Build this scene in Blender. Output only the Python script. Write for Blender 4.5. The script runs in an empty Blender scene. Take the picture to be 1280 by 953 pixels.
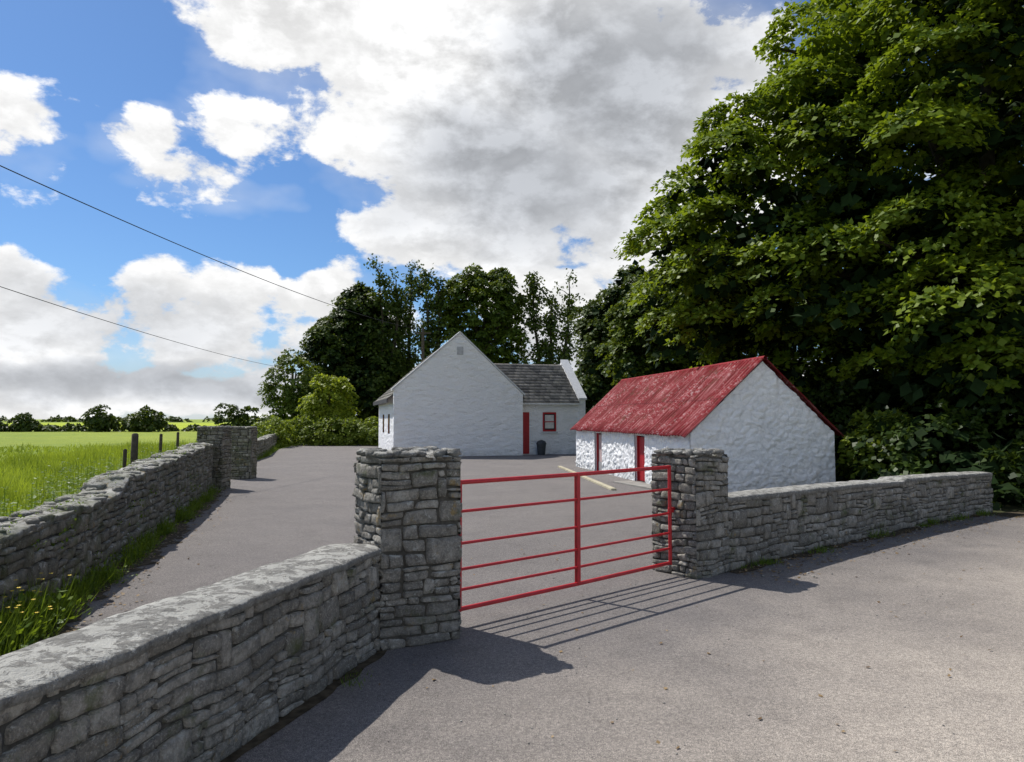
import bpy, math, random
import numpy as np
from mathutils import Vector, noise
R=random.Random(7); NR=np.random.default_rng(7)
sc=bpy.context.scene
COL=sc.collection

# ------------------------------------------------------------ node helpers
class NB:
    def __init__(s,nt): s.nt=nt; s.nodes=nt.nodes; s.links=nt.links
    def new(s,t,**k):
        n=s.nodes.new(t)
        for a,b in k.items(): setattr(n,a,b)
        return n
    def put(s,sock,v):
        if v is None: return
        if isinstance(v,bpy.types.NodeSocket): s.links.new(v,sock)
        else:
            if hasattr(sock.default_value,'__len__') and not hasattr(v,'__len__'): v=[v]*len(sock.default_value)
            if hasattr(v,'__len__') and hasattr(sock.default_value,'__len__'):
                v=list(v)
                if len(sock.default_value)==4 and len(v)==3: v=v+[1]
            sock.default_value=v
    def m(s,op,a,b=None,c=None,clamp=False):
        n=s.new('ShaderNodeMath',operation=op,use_clamp=clamp)
        s.put(n.inputs[0],a); s.put(n.inputs[1],b) if b is not None else None
        if c is not None: s.put(n.inputs[2],c)
        return n.outputs[0]
    def vm(s,op,a,b=None):
        n=s.new('ShaderNodeVectorMath',operation=op); s.put(n.inputs[0],a)
        if b is not None: s.put(n.inputs[1],b)
        return n.outputs[0]
    def mr(s,v,a,b,c=0.0,d=1.0,smooth=False):
        n=s.new('ShaderNodeMapRange'); n.clamp=True
        if smooth: n.interpolation_type='SMOOTHSTEP'
        s.put(n.inputs[0],v); s.put(n.inputs[1],a); s.put(n.inputs[2],b); s.put(n.inputs[3],c); s.put(n.inputs[4],d)
        return n.outputs[0]
    def mix(s,f,a,b,mode='MIX'):
        n=s.new('ShaderNodeMix',data_type='RGBA',blend_type=mode)
        s.put(n.inputs[0],f); s.put(n.inputs[6],a); s.put(n.inputs[7],b)
        return n.outputs[2]
    def noise(s,vec,scale,detail=4,rough=.55,dist=0.0,col=False):
        n=s.new('ShaderNodeTexNoise'); s.put(n.inputs['Vector'],vec)
        n.inputs['Scale'].default_value=scale; n.inputs['Detail'].default_value=detail
        n.inputs['Roughness'].default_value=rough; n.inputs['Distortion'].default_value=dist
        return n.outputs[1 if col else 0]
    def voro(s,vec,scale,feature='F1'):
        n=s.new('ShaderNodeTexVoronoi',feature=feature); s.put(n.inputs['Vector'],vec); n.inputs['Scale'].default_value=scale
        return n.outputs[0]
    def attr(s,name): return s.new('ShaderNodeAttribute',attribute_name=name).outputs['Fac']
    def pos(s): return s.new('ShaderNodeNewGeometry').outputs['Position']
    def nrmz(s):
        g=s.new('ShaderNodeNewGeometry'); x=s.new('ShaderNodeSeparateXYZ'); s.links.new(g.outputs['Normal'],x.inputs[0]); return x.outputs[2]
    def bump(s,h,strength=.5,dist=.02):
        n=s.new('ShaderNodeBump'); s.put(n.inputs['Height'],h); n.inputs['Strength'].default_value=strength; n.inputs['Distance'].default_value=dist
        return n.outputs[0]

def mat(name):
    m=bpy.data.materials.new(name); m.use_nodes=True
    nb=NB(m.node_tree); p=nb.nodes['Principled BSDF']
    p.inputs['Roughness'].default_value=.9
    p.inputs['Specular IOR Level'].default_value=.25
    return m,nb,p

def simple(name,col,rough=.6,spec=.3,var=.15,scale=8,metal=0,bump=0):
    m,nb,p=mat(name)
    n=nb.noise(nb.pos(),scale,5)
    c=nb.mix(nb.mr(n,.3,.7),[x*(1-var) for x in col],[x*(1+var) for x in col])
    nb.put(p.inputs['Base Color'],c); p.inputs['Roughness'].default_value=rough
    p.inputs['Specular IOR Level'].default_value=spec; p.inputs['Metallic'].default_value=metal
    if bump: nb.put(p.inputs['Normal'],nb.bump(n,bump,.01))
    return m

# stone
def stone_mat(name,lo,hi,lichen=.5,moss=0.0):
    m,nb,p=mat(name); P=nb.pos()
    r=nb.attr('rnd'); n1=nb.noise(P,16,6,.7); n2=nb.noise(P,2.2,3); n3=nb.noise(P,70,3,.75)
    c=nb.mix(r,lo,hi)
    c=nb.mix(nb.mr(n1,.40,.66,0,.8),c,[x*.45 for x in lo])
    c=nb.mix(nb.mr(n3,.5,.7,0,.55),c,[x*1.35 for x in hi])
    v=nb.noise(P,9,7,.75,.6)
    up=nb.mr(nb.nrmz(),.2,.85,0,.10)
    thr=nb.m('SUBTRACT',.65-.06*lichen,nb.m('MULTIPLY',up,lichen*1.1))
    lf=nb.mr(nb.m('SUBTRACT',v,thr),0,.04,0,.85)
    c=nb.mix(lf,c,(.55,.54,.49))
    if moss:
        mm=nb.noise(P,3.1,5,.7)
        c=nb.mix(nb.mr(mm,.58-.1*moss,.70,0,.85),c,(.08,.10,.025))
        oo=nb.noise(P,5.3,5,.7)
        c=nb.mix(nb.mr(oo,.62,.68,0,.6),c,(.34,.22,.05))
    c=nb.mix(nb.mr(n2,.3,.7,0,.4),c,[x*.7 for x in lo])
    nb.put(p.inputs['Base Color'],c); p.inputs['Roughness'].default_value=.95
    h=nb.m('ADD',nb.m('MULTIPLY',n1,1.0),nb.m('MULTIPLY',n3,.4))
    nb.put(p.inputs['Normal'],nb.bump(h,1.0,.035))
    return m
M_STONE=stone_mat('limestone',(.19,.178,.155),(.47,.44,.385),.8,.12)
M_STONE_L=stone_mat('limestone_mossy',(.165,.152,.118),(.38,.355,.29),.9,.9)
M_COPE=stone_mat('coping_lichen',(.20,.193,.175),(.34,.33,.30),1.0)
M_COPE_L=stone_mat('coping_mossy',(.21,.20,.17),(.36,.34,.30),1.1,1.3)
M_MORTAR=simple('mortar_dark',(.08,.075,.065),.95,.1,.4,20)  # plain dark mortar colour for wall and pillar cores

def white_mat(name,bs=.5,coarse=5,dirt=.4):
    m,nb,p=mat(name); P=nb.pos()
    n=nb.noise(P,coarse,5,.6); n2=nb.noise(P,1.3,4); n3=nb.noise(P,30,4)
    sx=nb.new('ShaderNodeSeparateXYZ'); nb.put(sx.inputs[0],P)
    c=nb.mix(nb.mr(n2,.35,.75,0,dirt),(.86,.86,.86),(.72,.73,.74))
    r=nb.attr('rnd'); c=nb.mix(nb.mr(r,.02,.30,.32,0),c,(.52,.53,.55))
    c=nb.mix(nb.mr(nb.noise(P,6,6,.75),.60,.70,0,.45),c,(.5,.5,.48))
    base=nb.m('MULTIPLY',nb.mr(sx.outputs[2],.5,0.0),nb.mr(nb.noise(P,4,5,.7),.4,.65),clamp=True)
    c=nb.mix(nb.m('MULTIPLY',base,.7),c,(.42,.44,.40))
    nb.put(p.inputs['Base Color'],c); p.inputs['Roughness'].default_value=.85
    nb.put(p.inputs['Normal'],nb.bump(nb.m('ADD',n,nb.m('MULTIPLY',n3,.3)),bs,.06))
    return m
M_WHITE=white_mat('whitewash_rough',.8,9)
def house_white():
    m,nb,p=mat('whitewash_house'); P=nb.pos()
    mp=nb.new('ShaderNodeMapping'); nb.put(mp.inputs[0],P); mp.inputs['Scale'].default_value=(1,1,2.2)
    n=nb.noise(mp.outputs[0],2.6,5,.6,.5); v=nb.voro(mp.outputs[0],2.2,'SMOOTH_F1'); n3=nb.noise(P,14,4)
    h=nb.m('ADD',nb.m('ADD',n,nb.m('MULTIPLY',v,.5)),nb.m('MULTIPLY',n3,.3))
    c=nb.mix(nb.mr(nb.noise(P,.9,5),.35,.7,0,.4),(.87,.87,.87),(.76,.765,.775))
    sx=nb.new('ShaderNodeSeparateXYZ'); nb.put(sx.inputs[0],P)
    c=nb.mix(nb.m('MULTIPLY',nb.mr(sx.outputs[2],.45,0),nb.mr(nb.noise(P,3,4,.7),.4,.65,0,.6)),c,(.45,.45,.42))
    nb.put(p.inputs['Base Color'],c); nb.put(p.inputs['Normal'],nb.bump(h,.9,.13)); return m
M_HWHITE=house_white()

def asphalt():
    m,nb,p=mat('worn_asphalt'); P=nb.pos()
    f=nb.noise(P,150,2,.8); g=nb.noise(P,40,3,.7); l=nb.noise(P,.55,6,.62,.3); l2=nb.noise(P,2.3,5,.65); l3=nb.noise(P,7,5,.7,.5)
    sx=nb.new('ShaderNodeSeparateXYZ'); nb.put(sx.inputs[0],P)
    d=nb.m('SUBTRACT',nb.m('MULTIPLY',sx.outputs[0],.66),nb.m('MULTIPLY',nb.m('SUBTRACT',sx.outputs[1],7.2),.75))
    d=nb.m('ADD',d,nb.m('MULTIPLY',nb.m('SUBTRACT',l,.5),3))
    rd=nb.mr(d,.5,5.5,smooth=True)
    base=nb.mix(rd,(.180,.168,.162),(.46,.41,.35))
    base=nb.mix(nb.mr(l,.35,.7,0,.6),base,nb.mix(rd,(.24,.222,.208),(.54,.485,.415)))
    base=nb.mix(nb.mr(l2,.50,.75,0,.55),base,nb.mix(rd,(.135,.125,.118),(.30,.265,.23)))
    base=nb.mix(nb.mr(l3,.58,.72,0,.4),base,nb.mix(rd,(.12,.11,.10),(.24,.215,.185)))
    base=nb.mix(nb.mr(l3,.40,.28,0,.4),base,nb.mix(rd,(.26,.245,.225),(.56,.51,.44)))
    sp=nb.mix(nb.mr(f,.40,.62),(.36,.36,.36),(1.65,1.62,1.6))
    c=nb.mix(.85,base,sp,'MULTIPLY')
    sp2=nb.mix(nb.mr(g,.35,.68),(.70,.70,.70),(1.30,1.28,1.26))
    c=nb.mix(.9,c,sp2,'MULTIPLY')
    nb.put(p.inputs['Base Color'],c); p.inputs['Roughness'].default_value=.88
    nb.put(p.inputs['Normal'],nb.bump(nb.m('ADD',f,nb.m('MULTIPLY',g,.8)),.8,.010))
    return m
M_ASPH=asphalt()

def grass_ground():
    m,nb,p=mat('meadow_grass'); P=nb.pos()
    l=nb.noise(P,.035,5,.6); a=nb.noise(P,.6,5,.7); b=nb.noise(P,9,4,.8)
    c=nb.mix(nb.mr(l,.35,.65),(.19,.27,.018),(.32,.37,.03))
    c=nb.mix(nb.mr(a,.4,.7,0,.6),c,(.13,.19,.018))
    c=nb.mix(nb.mr(b,.45,.75,0,.6),c,(.08,.11,.012))
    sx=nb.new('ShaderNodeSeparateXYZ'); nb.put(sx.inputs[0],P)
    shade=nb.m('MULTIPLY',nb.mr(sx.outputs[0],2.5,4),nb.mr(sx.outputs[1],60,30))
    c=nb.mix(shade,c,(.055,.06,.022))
    nb.put(p.inputs['Base Color'],c)
    nb.put(p.inputs['Normal'],nb.bump(nb.m('ADD',a,b),.8,.1)); return m
M_GRASSG=grass_ground()

def leaf_mat(name,dark,light,tr,tf=.35,rough=.5,spec=.25):
    m,nb,p=mat(name); r=nb.attr('rnd')
    c=nb.mix(r,dark,light); nb.put(p.inputs['Base Color'],c); p.inputs['Roughness'].default_value=rough
    p.inputs['Specular IOR Level'].default_value=spec
    t=nb.new('ShaderNodeBsdfTranslucent'); nb.put(t.inputs[0],nb.mix(r,[x*.5 for x in tr],tr))
    ms=nb.new('ShaderNodeMixShader'); ms.inputs[0].default_value=tf
    nb.links.new(p.outputs[0],ms.inputs[1]); nb.links.new(t.outputs[0],ms.inputs[2])
    nb.links.new(ms.outputs[0],nb.nodes['Material Output'].inputs[0]); return m
M_SYC=leaf_mat('sycamore_leaf',(.052,.10,.010),(.20,.265,.018),(.36,.47,.02),.35)
M_SYCD=simple('inner_leaf_painted_shade',(.012,.026,.006),.8,.1,.4,3)  # near-black leaf colour paints in the shade inside the crowns
M_BG=leaf_mat('tree_leaf_dark',(.024,.052,.010),(.095,.13,.018),(.15,.20,.015),.27)
M_BG2=leaf_mat('tree_leaf_mid',(.04,.08,.012),(.135,.185,.02),(.24,.30,.02),.3)
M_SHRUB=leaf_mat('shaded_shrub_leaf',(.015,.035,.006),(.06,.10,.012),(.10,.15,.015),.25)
M_BUSH=leaf_mat('bush_leaf_light',(.09,.14,.016),(.22,.28,.03),(.34,.42,.03),.38)
M_LBUSH=leaf_mat('hazel_leaf_bright',(.14,.20,.018),(.30,.35,.03),(.5,.58,.04),.45)
M_BLADE=leaf_mat('grass_blade',(.14,.22,.015),(.38,.42,.05),(.42,.52,.04),.4)
M_WEED=leaf_mat('weed_leaf',(.05,.11,.012),(.17,.25,.025),(.27,.38,.02),.35)
M_DRY=leaf_mat('dry_leaf',(.12,.07,.03),(.34,.24,.12),(.2,.12,.04),.1)
M_FLOWER=simple('yellow_petal',(.7,.5,.02),.5)
M_BARK=simple('bark',(.07,.06,.045),.95,.1,.45,6,bump=.8)
M_RED=simple('red_gate_paint',(.44,.018,.024),.42,.45,.16,9)
M_REDDOOR=simple('red_door_paint',(.38,.012,.018),.45,.4,.12,4)

# ------------------------------------------------------------ mesh helpers
def obj(name,me,parent=None):
    o=bpy.data.objects.new(name,me); COL.objects.link(o)
    if parent: o.parent=parent
    return o
def empty(name):
    o=bpy.data.objects.new(name,None); COL.objects.link(o); return o
def fast(name,V,F,material,rnd=None,parent=None,smooth=False,uv=None):
    V=np.asarray(V,dtype=np.float32); F=np.asarray(F,dtype=np.int32)
    me=bpy.data.meshes.new(name); n=len(V); m,k=F.shape
    me.vertices.add(n); me.vertices.foreach_set('co',V.ravel())
    me.loops.add(m*k); me.loops.foreach_set('vertex_index',F.ravel())
    me.polygons.add(m); me.polygons.foreach_set('loop_start',np.arange(m,dtype=np.int32)*k)
    me.update(calc_edges=True); me.validate()
    if smooth: me.polygons.foreach_set('use_smooth',np.ones(len(me.polygons),dtype=bool))
    if rnd is not None:
        a=me.attributes.new('rnd','FLOAT','POINT'); a.data.foreach_set('value',np.asarray(rnd,dtype=np.float32))
    if uv is not None:
        l=me.uv_layers.new(name='UVMap'); uv=np.asarray(uv,dtype=np.float32); l.data.foreach_set('uv',uv[F.ravel()].ravel())
    me.materials.append(material)
    return obj(name,me,parent)
def poly(name,verts,faces,material,parent=None,smooth=False):
    me=bpy.data.meshes.new(name); me.from_pydata([tuple(v) for v in verts],[],faces); me.update()
    if smooth: 
        for p in me.polygons: p.use_smooth=True
    if 'whitewash' in material.name:
        a=me.attributes.new('rnd','FLOAT','POINT'); a.data.foreach_set('value',np.ones(len(me.vertices),dtype=np.float32))
    me.materials.append(material); return obj(name,me,parent)
class Fr:
    def __init__(s,o,a,b):
        s.o=np.array([o[0],o[1],0.]); a=np.array(a,float); b=np.array(b,float)
        s.a=np.append(a/np.linalg.norm(a),0); s.b=np.append(b/np.linalg.norm(b),0)
    def __call__(s,a,b,z): return s.o+s.a*a+s.b*b+np.array([0,0,z])
def lbox(name,fr,a0,a1,b0,b1,z0,z1,material,parent,bev=0):
    v=[fr(a,b,z) for z in (z0,z1) for b in (b0,b1) for a in (a0,a1)]
    f=[(0,2,3,1),(4,5,7,6),(0,1,5,4),(2,6,7,3),(0,4,6,2),(1,3,7,5)]
    o=poly(name,v,f,material,parent)
    if bev:
        b=o.modifiers.new('bevel','BEVEL'); b.width=bev; b.segments=2
    return o
def prism(name,fr,prof,b0,b1,material,parent,axis='b'):
    n=len(prof)
    if axis=='b': v=[fr(a,b0,z) for a,z in prof]+[fr(a,b1,z) for a,z in prof]
    else: v=[fr(b0,a,z) for a,z in prof]+[fr(b1,a,z) for a,z in prof]
    f=[tuple(range(n)),tuple(range(2*n-1,n-1,-1))]+[(i,i+n,(i+1)%n+n,(i+1)%n) for i in range(n)]
    return poly(name,v,f,material,parent)
def tube_data(pts,rad,n=8):
    pts=[Vector(p) for p in pts]; V=[];F=[]
    for i,p in enumerate(pts):
        t=(pts[min(i+1,len(pts)-1)]-pts[max(i-1,0)]).normalized()
        up=Vector((0,0,1)) if abs(t.z)<.9 else Vector((1,0,0))
        x=t.cross(up).normalized(); y=x.cross(t)
        r=rad[i] if hasattr(rad,'__len__') else rad
        for k in range(n):
            a=2*math.pi*k/n; V.append(p+(x*math.cos(a)+y*math.sin(a))*r)
    for i in range(len(pts)-1):
        for k in range(n):
            F.append((i*n+k,i*n+(k+1)%n,(i+1)*n+(k+1)%n,(i+1)*n+k))
    return V,F
class Acc:
    def __init__(s): s.V=[];s.F=[];s.n=0;s.r=[]
    def add(s,V,F,r=None):
        V=np.asarray([tuple(v) for v in V] if not isinstance(V,np.ndarray) else V,dtype=np.float32); F=np.asarray(F,dtype=np.int32)
        s.V.append(V); s.F.append(F+s.n); s.n+=len(V)
        s.r.append(np.full(len(V),R.random() if r is None else r,dtype=np.float32) if not isinstance(r,np.ndarray) else r)
    def tube(s,pts,rad,n=8): s.add(*tube_data(pts,rad,n))
    def build(s,name,material,parent=None,smooth=False):
        if not s.V: return None
        return fast(name,np.concatenate(s.V),np.concatenate(s.F),material,np.concatenate(s.r),parent,smooth)

# leaves --------------------------------------------------------------
def nrm(a): return a/np.maximum(np.linalg.norm(a,axis=-1,keepdims=True),1e-6)
def leaves(acc,pos,T,N,L,W,fold=.12,rnd=None):
    n=len(pos); T=nrm(T); B=nrm(np.cross(T,N)); N=nrm(np.cross(B,T)); L=np.reshape(L,(-1,1)); W=np.reshape(W,(-1,1))
    mid=pos+T*L*.45-N*fold*W
    V=np.stack([pos,mid+B*W*.5,pos+T*L,mid-B*W*.5],1).reshape(-1,3)
    F=np.arange(n*4).reshape(n,4)
    if rnd is None: rnd=NR.random(n)
    acc.add(V,F,np.repeat(rnd,4).astype(np.float32))
def crown(acc,blobs,ncl,per,cs,ls,inner=.15,gap=-1,flat=.45,gapscale=.5,avoid=None,minz=.05,up=.75,shell=(.84,1.03),jit=.42,topbias=0):
    bl=np.array(blobs,float); C=bl[:,:3]; Rr=bl[:,3:6]
    wt=(Rr[:,0]*Rr[:,2]+Rr[:,0]*Rr[:,1]); wt/=wt.sum()
    cen=[];out=[];tries=0
    idx=NR.choice(len(bl),p=wt,size=ncl*8)
    while len(cen)<ncl and tries<ncl*8-1:
        tries+=1
        i=idx[tries]; d=NR.normal(size=3); d/=np.linalg.norm(d)
        if topbias and d[2]<-.15 and NR.random()<topbias: continue
        lump=1+.16*noise.noise(Vector(d*2.3+C[i]))
        q=NR.uniform(.45,.8) if NR.random()<inner else NR.uniform(*shell)
        p=C[i]+d*Rr[i]*lump*q
        k=(((p-C)/Rr)**2).sum(1); k[i]=9
        if k.min()<.5 and NR.random()<.85: continue
        if p[2]<minz: continue
        if gap>-1 and noise.noise(Vector(p*gapscale))<gap: continue
        if avoid and avoid(p): continue
        cen.append(p); out.append(d)
    cen=np.array(cen);out=np.array(out); m=len(cen)
    s=cs*NR.uniform(.6,1.35,size=(m,1,1))
    r=np.sqrt(NR.random((m,per,1))); th=NR.random((m,per,1))*2*np.pi
    off=np.concatenate([r*np.cos(th),r*np.sin(th),flat*(1-r**2)*1.3-flat*.5+NR.normal(size=(m,per,1))*.13],2)*s
    droop=(off[:,:,:2]*out[:,None,:2]).sum(2)
    off[:,:,2]-=.45*droop
    pos=(cen[:,None,:]+off).reshape(-1,3)
    N=(np.array([0,0,up])+.75*out[:,None,:]+.5*off/s+NR.normal(size=(m,per,3))*jit).reshape(-1,3)
    T=(off/s*.9+out[:,None,:]*.3+NR.normal(size=(m,per,3))*.5+np.array([0,0,-.35])).reshape(-1,3)
    n=len(pos); L=ls*NR.uniform(.65,1.35,n)
    cr=NR.random((m,1)); rnd=(.5*NR.random((m,per))+.5*cr).ravel()
    leaves(acc,pos-nrm(T)*L[:,None]*.4,T,nrm(N),L,L*NR.uniform(.75,1.05,n),rnd=rnd)
    return cen
def sub_blobs(blobs,n,r0,r1,flat=.62,avoid=None,sep=.75,minz=.6):
    bl=np.array(blobs,float); C=bl[:,:3]; Rr=bl[:,3:6]; wt=Rr[:,0]*Rr[:,2]; wt/=wt.sum(); out=[];t=0
    while len(out)<n and t<n*60:
        t+=1; i=NR.choice(len(bl),p=wt); d=NR.normal(size=3); d/=np.linalg.norm(d); r=NR.uniform(r0,r1)
        p=C[i]+d*(Rr[i]-r*.55)*NR.uniform(.93,1.04)
        k=(((p-C)/Rr)**2).sum(1); k[i]=9
        if k.min()<.55 or p[2]<minz: continue
        if avoid and avoid(p): continue
        if any((p[0]-o[0])**2+(p[1]-o[1])**2+((p[2]-o[2])*1.5)**2<(sep*(r+o[3]))**2 for o in out): continue
        out.append((p[0],p[1],p[2],r,r,r*flat))
    return out
def tree(name,base,blobs,ncl,per,cs,ls,material,trunk_r=.3,inner=.2,gap=-1,limbs=7,trunk_top=None,fill=0,sub=None,**k):
    e=empty(name); a=Acc()
    cb=sub_blobs(blobs,*sub,avoid=k.get('avoid')) if sub else blobs
    cen=crown(a,cb,ncl,per,cs,ls,inner,gap,**k)
    a.build('foliage',material,e)
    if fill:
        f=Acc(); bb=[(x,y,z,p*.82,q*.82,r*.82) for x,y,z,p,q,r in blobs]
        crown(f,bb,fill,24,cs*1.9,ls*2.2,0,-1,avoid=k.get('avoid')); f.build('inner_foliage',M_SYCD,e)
    w=Acc(); b=Vector(base); bl=blobs[0]; top=Vector((bl[0],bl[1],trunk_top or (bl[2]+bl[5]*.5)))
    pts=[b.lerp(top,t)+Vector((R.uniform(-.2,.2),R.uniform(-.2,.2),0))*t for t in np.linspace(0,1,7)]
    w.tube(pts,[trunk_r*(1.25 if i==0 else 1-.13*i) for i in range(7)],10)
    for i in range(limbs):
        t=R.uniform(.25,.9); s=b.lerp(top,t); c=Vector(cen[R.randrange(len(cen))])
        if c.z<s.z: s=b.lerp(top,max(.15,t-.35))
        mid=s.lerp(c,.5)+Vector((0,0,.4)); w.tube([s,mid,c],[trunk_r*.45,trunk_r*.28,trunk_r*.08],6)
    w.build('trunk',M_BARK,e,True); return e
def ivy_tree(name,base,limbs,material,cs=.5,ls=.3,per=24,tr=.26,dens=2.0):
    e=empty(name); a=Acc(); w=Acc(); b=Vector(base)
    for (h0,top,ir) in limbs:
        s=b+Vector((0,0,h0)); t=Vector(top); n=10
        pts=[]
        for i in range(n+1):
            q=i/n; p=s.lerp(t,q); p.x+=.3*math.sin(q*3+R.random())*q; p.x+=(t.x-s.x)*(.15*math.sin(q*math.pi)); pts.append(p)
        w.tube(pts,[tr*(1-.85*i/n) for i in range(n+1)],7)
        L=(t-s).length; m=int(L*dens*3)
        cen=[]
        for k in range(m):
            q=R.random()**.8; i=min(int(q*n),n-1); p=pts[i].lerp(pts[i+1],q*n-i)
            rr=ir*(.75+.35*math.sin(q*math.pi)-.35*q)*(.5+.9*abs(noise.noise(Vector((q*6,top[0],3)))*2))
            cen.append(np.array(p)+NR.normal(size=3)*np.array([.55,.55,.3])*rr)
        cen=np.array(cen); mm=len(cen)
        d=nrm(NR.normal(size=(mm,per,3))); pos=(cen[:,None,:]+d*cs*NR.uniform(.5,1.1,(mm,per,1))).reshape(-1,3)
        N=(d+np.array([0,0,.6])+NR.normal(size=(mm,per,3))*.4).reshape(-1,3); T=NR.normal(size=(mm*per,3))
        leaves(a,pos,T,nrm(N),ls*NR.uniform(.6,1.3,mm*per),ls*NR.uniform(.5,1,mm*per))
        for k in range(6):
            p=pts[R.randrange(n//2,n+1)]; q=p+Vector((R.uniform(-1.0,1.0),R.uniform(-.8,.8),R.uniform(.3,1.0)))
            w.tube([p,p.lerp(q,.5)+Vector((0,0,.1)),q],[.045,.03,.010],5)
            c=np.array(q); pp=c+NR.normal(size=(34,3))*.28; leaves(a,pp,NR.normal(size=(34,3)),nrm(NR.normal(size=(34,3))+[0,0,.6]),np.full(34,ls*.8),np.full(34,ls*.6))
    a.build('foliage',material,e); w.build('trunk',M_BARK,e,True); return e

# stones --------------------------------------------------------------
class Path:
    def __init__(s,pts,closed=False):
        P=np.array(pts,float); d=np.r_[0,np.cumsum(np.linalg.norm(np.diff(P,axis=0),axis=1))]
        s.P=P; s.d=d; s.L=d[-1]
    def pos(s,q): return np.array([np.interp(q,s.d,s.P[:,0]),np.interp(q,s.d,s.P[:,1])])
    def nor(s,q):
        e=.15; a=s.pos(max(0,q-e)); b=s.pos(min(s.L,q+e)); t=(b-a)/np.linalg.norm(b-a); return np.array([t[1],-t[0]])
    def __call__(s,q,z,d):
        p=s.pos(q)+s.nor(q)*d; return (p[0],p[1],z)
def layout(L,H,cw,ch,z0=0):
    hs=[];z=z0
    while z<H: h=R.uniform(*ch); hs.append((z,h)); z+=h
    blocked=[[] for _ in range(len(hs)+2)]; out=[]
    for r,(z,h) in enumerate(hs):
        s=-R.uniform(0,cw[0]); bl=sorted(blocked[r])
        while s<L:
            hit=[b for b in bl if b[0]<=s+.001<b[1]]
            if hit: s=hit[0][1]; continue
            w=R.uniform(*cw)*(1.4 if R.random()<.12 else 1)*(.5 if R.random()<.3 else 1)
            nxt=[b[0] for b in bl if b[0]>s]
            if nxt:
                g=min(nxt)-s
                if g<w+cw[0]*.45: w=g
            if r+1<len(hs) and R.random()<.13 and w<cw[1]*.95 and w>cw[0]*.5:
                out.append((s,z,w,h+hs[r+1][1])); blocked[r+1].append((s,s+w))
            elif h>ch[0]*1.3 and R.random()<.26:
                k=R.uniform(.35,.65); out.append((s,z,w,h*k))
                if w>cw[0]*1.3 and R.random()<.5:
                    j=R.uniform(.35,.65); out.append((s,z+h*k,w*j,h*(1-k))); out.append((s+w*j,z+h*k,w*(1-j),h*(1-k)))
                else: out.append((s,z+h*k,w,h*(1-k)))
            else: out.append((s,z,w,h))
            s+=w
    return out
PX={3:[0,.12,.88,1],4:[0,.08,.5,.92,1],5:[0,.06,.34,.66,.94,1],6:[0,.05,.28,.5,.72,.95,1],8:[0,.035,.17,.34,.5,.66,.83,.965,1]}
def stones(acc,L,P,topf,cw=(.16,.42),ch=(.07,.15),gap=.008,prot=.03,res=(6,4),z0=0,warp=.026,rec=.032,ends=True,seed=0,rough=.014):
    H=max(topf(L*t/20) for t in range(21)); nx,ny=res; ax=PX[nx]; ay=PX[ny]
    for (s,zz,w,hh) in layout(L,H,cw,ch,z0):
        if zz>topf(min(max(s+w/2,0),L))-.012: continue
        if w<.03: continue
        pr=prot*(R.random()**.8); tx=R.uniform(-1,1)*.3*prot; tz=R.uniform(-1,1)*.3*prot; col=R.random()
        V=[]; sd=R.random()*100
        jit=[(R.uniform(-1,1)*.013,R.uniform(-1,1)*.010) for _ in range(4)]
        for j in range(ny+1):
            for i in range(nx+1):
                a=ax[i]; b=ay[j]
                jx=(jit[0][0]*(1-a)+jit[1][0]*a)*(1-b)+(jit[2][0]*(1-a)+jit[3][0]*a)*b
                jz=(jit[0][1]*(1-a)+jit[1][1]*a)*(1-b)+(jit[2][1]*(1-a)+jit[3][1]*a)*b
                ps=s+gap/2+(w-gap)*a+jx; pz=zz+gap/2+(hh-gap)*b+jz
                if (i in(0,1,nx-1,nx)) and (j in(0,1,ny-1,ny)):
                    ps+=(.004 if i<2 else -.004)*(1+jit[i%4][0]*60); pz+=(.003 if j<2 else -.003)*(1+jit[j%4][1]*60)
                ps+=warp*1.2*noise.noise(Vector((ps*1.1,pz*3,seed)))+.006*noise.noise(Vector((ps*11,pz*11,sd)))
                pz+=warp*1.6*noise.noise(Vector((ps*2.2,pz*2,seed+9)))+.005*noise.noise(Vector((ps*11,pz*11,sd+7)))
                edge=(i in(0,nx)) or (j in(0,ny))
                corner=ends and (ps<=0.004 or ps>=L-.004)
                d=pr+tx*(2*a-1)+tz*(2*b-1)+rough*noise.noise(Vector((ps*8,pz*8,sd)))+rough*.5*noise.noise(Vector((ps*25,pz*25,sd)))
                if edge: d=-rec
                if corner: d=0.0
                ps=min(max(ps,0),L); pz=max(z0,min(pz,topf(ps)))
                V.append(P(ps,pz,d))
        F=[(j*(nx+1)+i,j*(nx+1)+i+1,(j+1)*(nx+1)+i+1,(j+1)*(nx+1)+i) for j in range(ny) for i in range(nx)]
        acc.add(np.array(V),F,col)
def strip(acc,path,L0,L1,prof,step=.1,namp=.012,nscale=5,seed=0,r=None):
    n=max(2,int((L1-L0)/step)+1); k=len(prof); V=[]
    for i in range(n):
        q=L0+(L1-L0)*i/(n-1)
        for j,(d,zf) in enumerate(prof):
            z=zf(q); nn=noise.noise(Vector((q*nscale,d*nscale*1.5,seed+z)))+.5*noise.noise(Vector((q*nscale*3,d*nscale*4,seed+4)))
            V.append(path(q,z+(namp*nn),d+namp*.8*noise.noise(Vector((q*nscale,z*9,seed+30)))))
    F=[(i*k+j,(i+1)*k+j,(i+1)*k+j+1,i*k+j+1) for i in range(n-1) for j in range(k-1)]
    acc.add(np.array(V),F,.5 if r is None else r)
    for base in (0,(n-1)*k):
        for j in range(k//2):
            a,b=base+j,base+k-1-j
            if b-1>=a+1:
                acc.add(np.array([V[a],V[a+1],V[b-1],V[b]]),[(0,1,2,3)],.5)
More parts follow.
